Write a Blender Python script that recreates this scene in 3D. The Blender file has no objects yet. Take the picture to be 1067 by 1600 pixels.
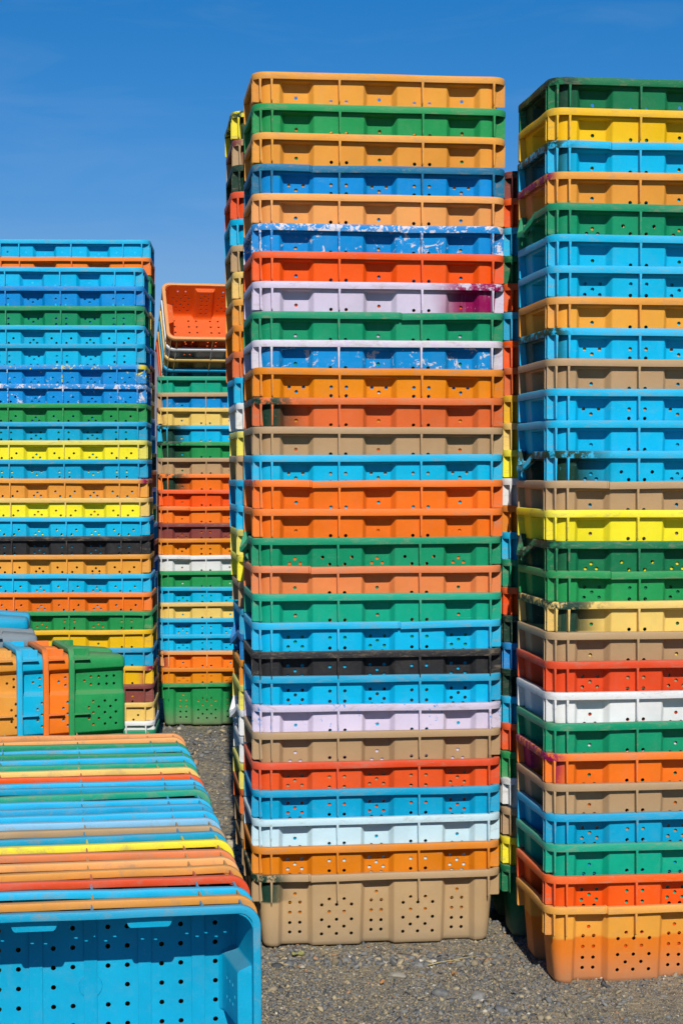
import bpy, bmesh, math, random
import numpy as np
from mathutils import Vector, Matrix, Euler, noise as mnoise
from mathutils.geometry import tessellate_polygon

random.seed(11)
rng = np.random.default_rng(5)
sc = bpy.context.scene
col = sc.collection
R = math.radians

# ------------------------------------------------------------------ camera
cam_d = bpy.data.cameras.new("camera")
cam = bpy.data.objects.new("camera", cam_d)
col.objects.link(cam)
cam.location = (0.0, 0.0, 1.17)
cam.rotation_euler = (R(90 - 2.3), 0, 0)
cam_d.sensor_fit = 'VERTICAL'
cam_d.sensor_height = 36.0
cam_d.sensor_width = 24.0
cam_d.lens = 36.0 * 2823.0 / 1600.0
cam_d.shift_y = 48.0 / 1600.0
cam_d.clip_start = 0.05
cam_d.clip_end = 20000.0
sc.camera = cam

# ------------------------------------------------------------------ sky, sun, exposure
SUN_EL, SUN_AZ = 35.0, 3.6          # azimuth: degrees to the right of straight behind the camera
w = bpy.data.worlds.new("World")
sc.world = w
w.use_nodes = True
nt = w.node_tree
nt.nodes.clear()
sky = nt.nodes.new("ShaderNodeTexSky")
sky.sky_type = 'NISHITA'
sky.sun_disc = False
sky.sun_elevation = R(SUN_EL)
sky.sun_rotation = R(180 - SUN_AZ)
sky.altitude = 1500
sky.air_density = 1.0
sky.dust_density = 0.15
sky.ozone_density = 3.0
bg = nt.nodes.new("ShaderNodeBackground")
bg.inputs['Strength'].default_value = 0.08
wo = nt.nodes.new("ShaderNodeOutputWorld")
# the deep, polarised blue of a dry clear day: the same grade over the whole sky
sp_ = nt.nodes.new("ShaderNodeSeparateColor"); cb_ = nt.nodes.new("ShaderNodeCombineColor")
nt.links.new(sky.outputs[0], sp_.inputs[0])
rr_n = nt.nodes.new("ShaderNodeMapRange")
for i_, v_ in enumerate((1.25, 4.3, 0.02, 0.50)): rr_n.inputs[i_ + 1].default_value = v_
nt.links.new(sp_.outputs[0], rr_n.inputs[0])
rb_n = nt.nodes.new("ShaderNodeMapRange")
for i_, v_ in enumerate((1.25, 4.3, 1.19, 0.95)): rb_n.inputs[i_ + 1].default_value = v_
nt.links.new(sp_.outputs[0], rb_n.inputs[0])
for i_, k_ in ((0, rr_n), (1, 0.712), (2, rb_n)):
    m_ = nt.nodes.new("ShaderNodeMath"); m_.operation = 'MULTIPLY'
    nt.links.new(sp_.outputs[i_], m_.inputs[0])
    if not isinstance(k_, float): nt.links.new(k_.outputs[0], m_.inputs[1])
    else: m_.inputs[1].default_value = k_
    nt.links.new(m_.outputs[0], cb_.inputs[i_])
# a few very faint high wisps
wt_ = nt.nodes.new("ShaderNodeTexCoord"); wm_ = nt.nodes.new("ShaderNodeMapping"); wn_ = nt.nodes.new("ShaderNodeTexNoise")
wm_.inputs['Scale'].default_value = (3.0, 3.0, 16.0); wm_.inputs['Rotation'].default_value = (0.0, R(14), 0.0)
wn_.inputs['Scale'].default_value = 2.2; wn_.inputs['Detail'].default_value = 6; wn_.inputs['Distortion'].default_value = 0.6
nt.links.new(wt_.outputs['Generated'], wm_.inputs[0]); nt.links.new(wm_.outputs[0], wn_.inputs['Vector'])
wr_ = nt.nodes.new("ShaderNodeMapRange"); nt.links.new(wn_.outputs[0], wr_.inputs[0])
for i_, v_ in enumerate((0.52, 0.80, 0.0, 0.10)): wr_.inputs[i_ + 1].default_value = v_
wx_ = nt.nodes.new("ShaderNodeMix"); wx_.data_type = 'RGBA'; wx_.inputs[7].default_value = (6.0, 7.4, 8.6, 1)
nt.links.new(wr_.outputs[0], wx_.inputs[0]); nt.links.new(cb_.outputs[0], wx_.inputs[6])
nt.links.new(wx_.outputs[2], bg.inputs[0])
nt.links.new(bg.outputs[0], wo.inputs[0])

sun_d = bpy.data.lights.new("sun", 'SUN')
sun_d.energy = 4.8
sun_d.angle = R(0.53)
sun_d.color = (1.0, 0.955, 0.88)
sun = bpy.data.objects.new("sun", sun_d)
col.objects.link(sun)
to_sun = Vector((math.sin(R(SUN_AZ)) * math.cos(R(SUN_EL)), -math.cos(R(SUN_AZ)) * math.cos(R(SUN_EL)), math.sin(R(SUN_EL))))
sun.rotation_euler = to_sun.to_track_quat('Z', 'Y').to_euler()
sun.location = to_sun * 30

sc.view_settings.view_transform = 'Standard'
sc.view_settings.look = 'None'
sc.view_settings.exposure = 0.0
sc.view_settings.gamma = 1.0
sc.view_settings.use_curve_mapping = False
sc.cycles.use_denoising = True
sc.cycles.max_bounces = 4
sc.cycles.diffuse_bounces = 3
sc.cycles.glossy_bounces = 2

# ------------------------------------------------------------------ helpers
def lin(rgb):
    return tuple(((c / 255.0) / 12.92 if c <= 10 else ((c / 255.0 + 0.055) / 1.055) ** 2.4) for c in rgb)

def tag(o, label=None, cat=None, group=None, kind=None):
    if label: o['label'] = label
    if cat: o['category'] = cat
    if group: o['group'] = group
    if kind: o['kind'] = kind
    return o

def mesh_obj(name, me, parent=None, mat=None):
    o = bpy.data.objects.new(name, me)
    col.objects.link(o)
    if parent is not None: o.parent = parent
    if mat is not None:
        if len(me.materials) == 0: me.materials.append(None)
        o.material_slots[0].link = 'OBJECT'
        o.material_slots[0].material = mat
    return o

class NT:
    def __init__(s, m):
        m.use_nodes = True
        s.t = m.node_tree
        s.t.nodes.clear()
    def n(s, typ, **kw):
        nd = s.t.nodes.new(typ)
        for k, v in kw.items():
            if k.startswith('i_'):
                nd.inputs[k[2:].replace('_', ' ')].default_value = v
            else: setattr(nd, k, v)
        return nd
    def l(s, a, b): s.t.links.new(a, b)
    def math(s, op, a, b=None, clamp=False):
        nd = s.n("ShaderNodeMath", operation=op, use_clamp=clamp)
        for i, v in enumerate((a, b)):
            if v is None: continue
            if isinstance(v, (int, float)): nd.inputs[i].default_value = v
            else: s.l(v, nd.inputs[i])
        return nd.outputs[0]
    def mix(s, f, a, b):
        nd = s.n("ShaderNodeMix", data_type='RGBA')
        for i, v in ((0, f), (6, a), (7, b)):
            if isinstance(v, (int, float)): nd.inputs[i].default_value = v
            elif isinstance(v, tuple): nd.inputs[i].default_value = (v[0], v[1], v[2], 1)
            else: s.l(v, nd.inputs[i])
        return nd.outputs[2]
    def rng(s, v, a, b, c=0.0, d=1.0, smooth=False):
        nd = s.n("ShaderNodeMapRange", interpolation_type='SMOOTHSTEP' if smooth else 'LINEAR')
        s.l(v, nd.inputs[0])
        for i, x in enumerate((a, b, c, d)): nd.inputs[i + 1].default_value = x
        return nd.outputs[0]
    def noise(s, vec, scale, detail=3, rough=0.55, dist=0.0):
        nd = s.n("ShaderNodeTexNoise")
        nd.inputs['Scale'].default_value = scale
        nd.inputs['Detail'].default_value = detail
        nd.inputs['Roughness'].default_value = rough
        nd.inputs['Distortion'].default_value = dist
        if vec is not None: s.l(vec, nd.inputs['Vector'])
        return nd.outputs[0]

# ------------------------------------------------------------------ plastic colours (as they look in full sun, sRGB)
PAL = {
    'amber': (232, 160, 62), 'green': (34, 150, 82), 'teal': (14, 148, 104), 'turq': (6, 166, 132), 'petrol': (0, 112, 152), 'blue': (0, 142, 214),
    'peach': (238, 164, 92), 'redor': (244, 92, 16), 'red': (230, 82, 34), 'lilac': (216, 204, 226), 'ochre': (228, 136, 16),
    'rust': (220, 108, 50), 'tan': (184, 152, 112), 'cyan': (0, 184, 228), 'sky': (0, 164, 206), 'orange': (246, 124, 28),
    'salmon': (230, 132, 76), 'black': (44, 44, 46), 'burnt': (226, 86, 14), 'lowamber': (226, 122, 34), 'pale': (198, 228, 238), 'white': (230, 230, 228), 'yellow': (250, 230, 44),
    'gold': (238, 186, 20), 'dkgreen': (28, 62, 48), 'cream': (236, 198, 108), 'maroon': (138, 72, 66), 'lblue': (130, 192, 224),
    'straw': (232, 220, 96), 'bottle': (20, 118, 74), 'deep': (0, 124, 194), 'greyblue': (126, 142, 152), 'magenta': (150, 8, 84),
    'dust': (158, 142, 120), 'chipwhite': (214, 210, 218), 'chipyellow': (246, 226, 30),
}
NAMES = {
    'amber': 'amber', 'green': 'green', 'teal': 'teal green', 'turq': 'turquoise', 'blue': 'blue', 'peach': 'peach', 'redor': 'red-orange',
    'red': 'tomato red', 'lilac': 'lilac', 'ochre': 'ochre', 'rust': 'rust orange', 'tan': 'tan', 'cyan': 'cyan', 'sky': 'sky blue',
    'orange': 'orange', 'salmon': 'salmon', 'black': 'black', 'pale': 'pale blue', 'white': 'white', 'yellow': 'yellow', 'gold': 'golden',
    'dkgreen': 'dark green', 'cream': 'cream', 'maroon': 'maroon', 'lblue': 'light blue', 'straw': 'pale yellow', 'bottle': 'bottle green',
    'deep': 'deep blue', 'burnt': 'orange', 'greyblue': 'grey-blue',
}
_mats = {}
def plastic(key, rim=False, spray=None, chip=None, low=None, scuff=0.0, mud=False):
    """One weathered plastic; spray = (colour, x0, x1) overspray fading along the crate; chip = (colour, amount) flaked paint;
    low = (colour, z) the part once covered by another crate and not bleached."""
    k = (key, rim, spray, chip, low, scuff, mud)
    if k in _mats: return _mats[k]
    m = bpy.data.materials.new("plastic_" + key)
    _mats[k] = m
    t = NT(m)
    base = tuple(min(0.82, c * 0.88) for c in lin(PAL[key]))
    lum = sum(base) / 3
    tc = t.n("ShaderNodeTexCoord").outputs['Object']
    rnd = t.n("ShaderNodeObjectInfo").outputs['Random']
    off = t.n("ShaderNodeCombineXYZ")
    for i, f in enumerate((37.0, 61.0, 23.0)): t.l(t.math('MULTIPLY', rnd, f), off.inputs[i])
    va = t.n("ShaderNodeVectorMath", operation='ADD')
    t.l(tc, va.inputs[0]); t.l(off.outputs[0], va.inputs[1])
    v = va.outputs[0]
    sep = t.n("ShaderNodeSeparateXYZ"); t.l(tc, sep.inputs[0])
    X, Y, Z = sep.outputs
    # sun-bleached, slightly uneven colour
    faded = tuple(c * 1.06 + 0.004 for c in base) if not rim else tuple(c * 0.90 + 0.10 * (lum * 0.8 + 0.10) for c in base)
    deep = tuple(c * 0.90 for c in base)
    n1 = t.noise(v, 5.0, 4, 0.6)
    c = t.mix(t.rng(n1, 0.35, 0.68, 0.0, 1.0), deep, faded)
    if low:
        lowc = tuple(x * 0.86 for x in lin(PAL[low[0]]))
        nz = t.math('ADD', Z, t.math('MULTIPLY', t.math('SUBTRACT', t.noise(v, 9, 3), 0.5), 0.012))
        c = t.mix(t.rng(nz, low[1] + 0.003, low[1] - 0.003), c, lowc)
    if chip:
        cc = tuple(x * 0.86 for x in lin(PAL[chip[0]]))
        nch = t.noise(v, 46.0 if rim else 36.0, 9, 0.72, 0.7)
        th = 0.66 - (0.15 if rim else 0.062) * chip[1]
        c = t.mix(t.rng(nch, th, th + 0.012), c, cc)
    if spray:
        scol = tuple(x * 0.86 for x in lin(PAL[spray[0]]))
        nx = t.math('ADD', X, t.math('MULTIPLY', t.math('SUBTRACT', t.noise(v, 9, 3), 0.5), 0.035))
        mask = t.rng(nx, spray[2], spray[1], 0.0, 1.0, True)
        if rim: mask = t.math('MULTIPLY', mask, t.rng(t.noise(v, 34, 5, 0.7), 0.42, 0.50))
        else: mask = t.math('MULTIPLY', mask, t.rng(t.noise(v, 90, 3, 0.7), 0.24, 0.34))
        # paint never reached the part that sat inside the next crate
        mask = t.math('MULTIPLY', mask, t.rng(Z, 0.110, 0.118, 0.0, 1.0, True))
        c = t.mix(mask, c, scol)
    # scuffs: short pale scratches running along the wall
    mp = t.n("ShaderNodeMapping"); mp.inputs['Scale'].default_value = (0.25, 0.25, 1.6); t.l(v, mp.inputs[0])
    ns = t.noise(mp.outputs[0], 70, 4, 0.7, 0.6)
    c = t.mix(t.rng(ns, 0.66, 0.74, 0.0, 0.35 + scuff), c, tuple(0.5 * x + 0.22 for x in base))
    # dust: settles on what faces up, and in blotches
    dustc = tuple(x * 0.86 for x in lin(PAL['dust']))
    nrm = t.n("ShaderNodeNewGeometry").outputs['Normal']
    sn = t.n("ShaderNodeSeparateXYZ"); t.l(nrm, sn.inputs[0])
    up = t.rng(sn.outputs[2], 0.35, 0.9, 0.0, 0.26)
    md_ = t.n("ShaderNodeMapping"); md_.inputs['Scale'].default_value = (0.45, 0.45, 1.5) if rim else (1, 1, 1); t.l(v, md_.inputs[0])
    nd = t.noise(md_.outputs[0], 46.0 if rim else 24.0, 9, 0.74, 0.5)
    blot = t.rng(nd, 0.52, 0.72, 0.0, 0.66 if rim else 0.10)
    speck = t.rng(t.noise(v, 160.0, 2, 0.6), 0.60, 0.75, 0.0, 0.24 if rim else 0.07)
    dm = t.math('MAXIMUM', t.math('MAXIMUM', up, blot), speck)
    c = t.mix(dm, c, dustc)
    # pale wash streaks running down the wall
    ms = t.n("ShaderNodeMapping"); ms.inputs['Scale'].default_value = (1.0, 1.0, 0.07); t.l(v, ms.inputs[0])
    c = t.mix(t.rng(t.noise(ms.outputs[0], 60, 4, 0.65), 0.55, 0.80, 0.0, 0.0 if rim else 0.22), c, tuple(0.75 * x + 0.07 for x in base))
    # earth splashed and rubbed on the foot of the wall
    if mud:
      nm_ = t.math('ADD', Z, t.math('MULTIPLY', t.math('SUBTRACT', nd, 0.5), 0.10))
      c = t.mix(t.rng(nm_, 0.085, -0.01, 0.0, 0.62), c, dustc)
    # each crate a touch lighter or darker than the next
    hs = t.n("ShaderNodeHueSaturation")
    t.l(c, hs.inputs['Color'])
    t.l(t.rng(rnd, 0, 1, 0.93, 1.06), hs.inputs['Value'])
    t.l(t.rng(rnd, 0, 1, 0.497, 0.503), hs.inputs['Hue'])
    p = t.n("ShaderNodeBsdfPrincipled")
    t.l(hs.outputs[0], p.inputs['Base Color'])
    t.l(t.rng(nd, 0.3, 0.7, 0.42, 0.68), p.inputs['Roughness'])
    p.inputs['Specular IOR Level'].default_value = 0.14
    # thin polyethylene lets a little light bleed into the shade
    p.inputs['Subsurface Weight'].default_value = 0.30
    p.inputs['Subsurface Radius'].default_value = (1.0, 0.8, 0.7)
    p.inputs['Subsurface Scale'].default_value = 0.007
    b = t.n("ShaderNodeBump")
    b.inputs['Strength'].default_value = 0.22
    b.inputs['Distance'].default_value = 0.0012
    hb = t.math('ADD', t.math('MULTIPLY', t.noise(v, 55, 4, 0.6), 1.0), t.math('MULTIPLY', n1, 3.0))
    t.l(hb, b.inputs['Height'])
    t.l(b.outputs[0], p.inputs['Normal'])
    o = t.n("ShaderNodeOutputMaterial")
    t.l(p.outputs[0], o.inputs[0])
    return m

# ------------------------------------------------------------------ ground
def sstep(a, b, x):
    t = np.clip((x - a) / (b - a), 0, 1)
    return t * t * (3 - 2 * t)
def gh(x, y):
    """height of the yard: a little higher further back, and a low hump under the far end of the lying row"""
    x = np.asarray(x, float); y = np.asarray(y, float)
    return (-0.007 + 0.075 * sstep(6.4, 7.6, y) + 0.055 * np.exp(-((x + 0.85) / 0.42) ** 2 - ((y - 5.15) / 0.55) ** 2)
            + 0.006 * np.sin(3.1 * x + 1.3) * np.cos(2.3 * y) * (np.abs(y) < 60))

def bumps(x, y):
    return mnoise.noise(Vector((x * 9, y * 9, 0))) * 0.003 + mnoise.noise(Vector((x * 2.6, y * 2.6, 4))) * 0.005

def ground_material():
    m = bpy.data.materials.new("sandy_gravel")
    t = NT(m)
    tc = t.n("ShaderNodeTexCoord").outputs['Object']
    n1 = t.noise(tc, 2.2, 6, 0.6)
    n2 = t.noise(tc, 70, 6, 0.72)
    n3 = t.noise(tc, 16, 5, 0.65)
    sand = t.mix(t.rng(n2, 0.32, 0.68), (0.15, 0.126, 0.084), (0.36, 0.292, 0.182))
    grey = t.mix(t.rng(n2, 0.32, 0.68), (0.07, 0.069, 0.066), (0.21, 0.198, 0.168))
    c = t.mix(t.rng(t.math('ADD', t.math('MULTIPLY', n1, 0.5), t.math('MULTIPLY', n3, 0.5)), 0.42, 0.58), grey, sand)
    vo = t.n("ShaderNodeTexVoronoi"); vo.inputs['Scale'].default_value = 95; t.l(tc, vo.inputs['Vector'])
    sepc = t.n("ShaderNodeSeparateColor"); t.l(vo.outputs['Color'], sepc.inputs[0])
    grain = t.rng(sepc.outputs[0], 0.0, 1.0, 0.62, 1.35)
    mm = t.n("ShaderNodeMix", data_type='RGBA', blend_type='MULTIPLY')
    mm.inputs[0].default_value = 1.0
    t.l(c, mm.inputs[6]); t.l(grain, mm.inputs[7])
    p = t.n("ShaderNodeBsdfPrincipled")
    p.inputs['Roughness'].default_value = 0.95
    p.inputs['Specular IOR Level'].default_value = 0.15
    t.l(mm.outputs[2], p.inputs['Base Color'])
    b = t.n("ShaderNodeBump"); b.inputs['Strength'].default_value = 0.35; b.inputs['Distance'].default_value = 0.0018
    t.l(t.math('ADD', n2, t.math('MULTIPLY', vo.outputs['Distance'], -1.2)), b.inputs['Height'])
    t.l(b.outputs[0], p.inputs['Normal'])
    o = t.n("ShaderNodeOutputMaterial"); t.l(p.outputs[0], o.inputs[0])
    return m

def build_ground():
    xs = np.concatenate([[-9000, -3000, -900, -300, -100, -40, -15, -7], np.arange(-3.0, 3.0, 0.03), [3.2, 7, 15, 40, 100, 300, 900, 3000, 9000]])
    ys = np.concatenate([[-3000, -500, -100, -30, -10, -3, 0, 2], np.arange(2.6, 9.6, 0.03), [10, 12, 16, 25, 40, 80, 160, 400, 1000, 3000, 9000]])
    X, Y = np.meshgrid(xs, ys)
    Z = gh(X, Y)
    near = (np.abs(X) < 3) & (Y > 2.6) & (Y < 9.6)
    jit = np.zeros_like(Z)
    for j, i in zip(*np.nonzero(near)):
        jit[j, i] = bumps(X[j, i], Y[j, i])
    Z = Z + jit
    nx, ny = len(xs), len(ys)
    co = np.stack([X, Y, Z], -1).reshape(-1, 3)
    idx = np.arange(nx * ny).reshape(ny, nx)
    f = np.stack([idx[:-1, :-1], idx[:-1, 1:], idx[1:, 1:], idx[1:, :-1]], -1).reshape(-1, 4)
    me = bpy.data.meshes.new("ground")
    me.from_pydata(co.tolist(), [], f.tolist())
    me.shade_smooth()
    me.materials.append(ground_material())
    o = bpy.data.objects.new("ground", me); col.objects.link(o)
    tag(o, kind='structure')
build_ground()

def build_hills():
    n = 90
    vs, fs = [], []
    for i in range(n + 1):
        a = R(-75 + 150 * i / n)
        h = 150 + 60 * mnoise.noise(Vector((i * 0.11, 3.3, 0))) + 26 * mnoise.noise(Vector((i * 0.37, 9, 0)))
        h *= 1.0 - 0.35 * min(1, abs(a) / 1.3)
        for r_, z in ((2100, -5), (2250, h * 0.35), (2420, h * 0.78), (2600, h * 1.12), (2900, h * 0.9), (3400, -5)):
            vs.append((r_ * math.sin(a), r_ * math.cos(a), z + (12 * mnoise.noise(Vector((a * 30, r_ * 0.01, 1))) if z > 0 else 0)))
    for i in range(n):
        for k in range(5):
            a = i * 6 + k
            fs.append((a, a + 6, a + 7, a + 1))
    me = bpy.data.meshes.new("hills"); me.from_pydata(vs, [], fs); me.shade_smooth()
    m = bpy.data.materials.new("haze_tinted_hill"); t = NT(m)
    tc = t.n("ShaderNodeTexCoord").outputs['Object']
    c = t.mix(t.rng(t.noise(tc, 0.012, 6, 0.6), 0.35, 0.65), (0.16, 0.15, 0.17), (0.23, 0.205, 0.22))  # purple-grey of distant haze put into the hill's base colour
    p = t.n("ShaderNodeBsdfPrincipled"); p.inputs['Roughness'].default_value = 1; t.l(c, p.inputs['Base Color'])
    o = t.n("ShaderNodeOutputMaterial"); t.l(p.outputs[0], o.inputs[0])
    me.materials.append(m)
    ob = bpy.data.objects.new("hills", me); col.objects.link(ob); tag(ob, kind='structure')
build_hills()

# ------------------------------------------------------------------ the crate: meshes shared by every crate
HX, HY, H, PITCH = 0.31, 0.18, 0.186, 0.0693
RR, RB = 0.040, 0.036                     # corner radius of rim and of body
WALL = 0.0022
def inset(t): return 0.0125 + 0.085 * t
# channels on each side: (centre, half width of its floor, jamb, depth)
CH3 = [(-0.203, 0.0285, 0.012, 0.021), (0.0, 0.0285, 0.012, 0.021), (0.203, 0.0285, 0.012, 0.021)]
CH2 = [(-0.105, 0.033, 0.012, 0.021), (0.105, 0.033, 0.012, 0.021)]
CHS = [(0.0, 0.048, 0.016, 0.026)]

def side_profile(half, r, chans, t, grow, flat=False):
    """points (u, depth) along one straight side"""
    pts = [(-(half - r), 0.0)]
    on = 1.0 if t > 0.022 else 0.0
    if t > 0.17: on = 1.0
    for c, hw, j, d in chans:
        hw = hw + 0.018 * t + grow
        dd = 0.0 if flat else d * on
        for q, e in ((-hw - j - 0.002, 0.0), (-hw - j, 0.03), (-hw - j * 0.80, 0.14), (-hw - j * 0.22, 0.86), (-hw, 0.97), (-hw + 0.002, 1.0)):
            pts.append((c + q, dd * e))
        for q, e in ((hw - 0.002, 1.0), (hw, 0.97), (hw + j * 0.22, 0.86), (hw + j * 0.80, 0.14), (hw + j, 0.03), (hw + j + 0.002, 0.0)):
            pts.append((c + q, dd * e))
    pts.append((half - r, 0.0))
    return pts

def ring(t, extra=0.0, grow=0.0, flat=False):
    i = inset(t) + extra
    a, b, r = HX - i, HY - i, RB - 0.085 * t
    out = []
    def arc(cx, cy, a0):
        for k in range(1, 7):
            an = a0 + (math.pi / 2) * k / 7
            out.append((cx + r * math.cos(an), cy + r * math.sin(an)))
    for u, d in side_profile(a, r, CH3, t, grow, flat): out.append((u, -b + d))
    arc(a - r, -b + r, -math.pi / 2)
    for u, d in side_profile(b, r, CHS, t, grow, flat): out.append((a - d, u))
    arc(a - r, b - r, 0)
    for u, d in side_profile(a, r, CH2, t, grow, flat): out.append((-u, b - d))
    arc(-a + r, b - r, math.pi / 2)
    for u, d in side_profile(b, r, CHS, t, grow, flat): out.append((-a + d, -u))
    arc(-a + r, -b + r, math.pi)
    return out

def panel_holes(kind):
    """(u from the middle of the panel, depth under the rim top) and the same for the channels"""
    lat = [(-.037, .080), (0, .080), (.037, .080), (-.0185, .098), (.0185, .098), (-.037, .118), (0, .118), (.037, .118),
           (-.0185, .136), (.0185, .136), (-.037, .154), (0, .154), (.037, .154)]
    ch = [(-.0125, .0765), (.0125, .0765), (-.0125, .102), (.0125, .102), (-.0125, .128), (.0125, .128), (-.0125, .152), (.0125, .152)]
    if kind == 'single': return lat + [(-.0185, .0660), (.0185, .0660)], ch + [(0, .0550)]
    if kind == 'five': return lat + [(-.0185, .0395), (.0185, .0395), (-.0185, .0650), (.0185, .0650)], ch + [(-.0175, .0385), (.0175, .0385), (0, .0505), (-.0175, .0625), (.0175, .0625)]
    if kind == 'three': return lat + [(-.0185, .0455), (.0185, .0455), (-.0185, .0665), (.0185, .0665)], ch + [(-.0175, .0450), (.0175, .0450), (0, .0565)]
    return lat + [(-.036, .0480), (.036, .0480), (-.0185, .0655), (.0185, .0655)], ch + [(0, .0525), (-.013, .0640), (.013, .0640)]

def body_mesh(kind):
    levels = [(0.0035, 0, 0), (0.0205, 0, 0), (0.0235, 0, 0), (0.075, 0, 0), (0.130, 0, 0), (0.172, 0, 0), (0.1805, 0.0025, 0), (0.1845, 0.0065, 0), (0.1860, 0.0120, 0)]
    inner = [(0.0035, WALL, WALL), (0.0190, WALL, WALL), (0.0222, WALL, WALL), (0.075, WALL, WALL), (0.130, WALL, WALL), (0.171, WALL, WALL), (0.1785, WALL + 0.0025, WALL), (0.1825, WALL + 0.0070, WALL)]
    def lvl(t, e, g):
        tt = t
        if abs(t - 0.0190) < 1e-6: tt = 0.0190
        pts = ring(tt, e, g)
        return pts
    bm = bmesh.new()
    rings = []
    for lv, is_in in ((levels, False), (inner, True)):
        for t, e, g in lv:
            # on the inside the ledge sits one wall thickness higher
            tq = t
            pts = ring(t if not (is_in and 0.0215 < t <= 0.0222) else 0.02201, e, g)
            rings.append([bm.verts.new((x, y, H - tq)) for x, y in pts])
    no = len(levels)
    N = len(rings[0])
    for k in range(no - 1):
        A, B = rings[k], rings[k + 1]
        for i in range(N):
            bm.faces.new((A[i], B[i], B[(i + 1) % N], A[(i + 1) % N]))
    for k in range(no, len(rings) - 1):
        A, B = rings[k], rings[k + 1]
        for i in range(N):
            bm.faces.new((A[(i + 1) % N], B[(i + 1) % N], B[i], A[i]))
    A, B = rings[0], rings[no]
    for i in range(N): bm.faces.new((A[(i + 1) % N], B[(i + 1) % N], B[i], A[i]))
    for rg in (rings[no - 1], rings[-1]):
        for tri in tessellate_polygon([[Vector((v.co.x, v.co.y, 0)) for v in rg]]):
            bm.faces.new([rg[k] for k in tri])
    bmesh.ops.recalc_face_normals(bm, faces=bm.faces)
    me = bpy.data.meshes.new("crate_body_solid"); bm.to_mesh(me); bm.free()
    # drill the vent holes
    hb = bmesh.new()
    def drill(p, q, r=0.0043, seg=10):
        d = (Vector(q) - Vector(p))
        mat = Matrix.Translation((Vector(p) + Vector(q)) / 2) @ d.to_track_quat('Z', 'Y').to_matrix().to_4x4()
        bmesh.ops.create_cone(hb, cap_ends=True, cap_tris=False, segments=seg, radius1=r, radius2=r, depth=d.length, matrix=mat)
    pan, cha = panel_holes(kind)
    def row(sgn, centres, chans, edge):
        for c in centres:
            for u, t in pan:
                if abs(c + u) > edge: continue
                yb = (HY - inset(t)) * sgn
                drill((c + u, yb + 0.006 * sgn, H - t), (c + u, yb - 0.008 * sgn, H - t))
        for c in chans:
            for u, t in cha:
                yb = (HY - inset(t) - 0.021) * sgn
                drill((c + u, yb + 0.006 * sgn, H - t), (c + u, yb - 0.008 * sgn, H - t))
    row(-1, (-0.1015, 0.1015), (-0.203, 0, 0.203), 0.3)
    row(1, (0.0, -0.213, 0.213), (-0.105, 0.105), 0.252)
    for sgn in (-1, 1):
        for u, t in ((-.018, .07), (.018, .07), (-.018, .10), (.018, .10), (-.018, .13), (.018, .13), (0, .05)):
            xb = (HX - inset(t) - 0.026) * sgn
            drill((xb + 0.006 * sgn, u, H - t), (xb - 0.008 * sgn, u, H - t))
    for x in (-0.2405, -0.1735, -0.1365, -0.0705, -0.0335, 0.0335, 0.0705, 0.1365, 0.1735, 0.2405):
        for k in range(7):
            y = -0.1125 + 0.0375 * k
            if abs(x) < 0.04 and abs(y) < 0.02: continue
            drill((x, y, -0.006), (x, y, 0.012), r=0.0050)
    hm = bpy.data.meshes.new("crate_drill"); hb.to_mesh(hm); hb.free()
    ao = bpy.data.objects.new("crate_blank", me); bo = bpy.data.objects.new("drill_bits", hm)
    col.objects.link(ao); col.objects.link(bo)
    md = ao.modifiers.new("b", 'BOOLEAN'); md.operation = 'DIFFERENCE'; md.solver = 'EXACT'; md.object = bo
    dg = bpy.context.evaluated_depsgraph_get()
    res = bpy.data.meshes.new_from_object(ao.evaluated_get(dg))
    res.name = "crate_body_" + kind
    bpy.data.objects.remove(ao); bpy.data.objects.remove(bo)
    bpy.data.meshes.remove(me); bpy.data.meshes.remove(hm)
    res.shade_smooth()
    res.set_sharp_from_angle(angle=R(34))
    res.materials.clear(); res.materials.append(None)
    return res

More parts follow.
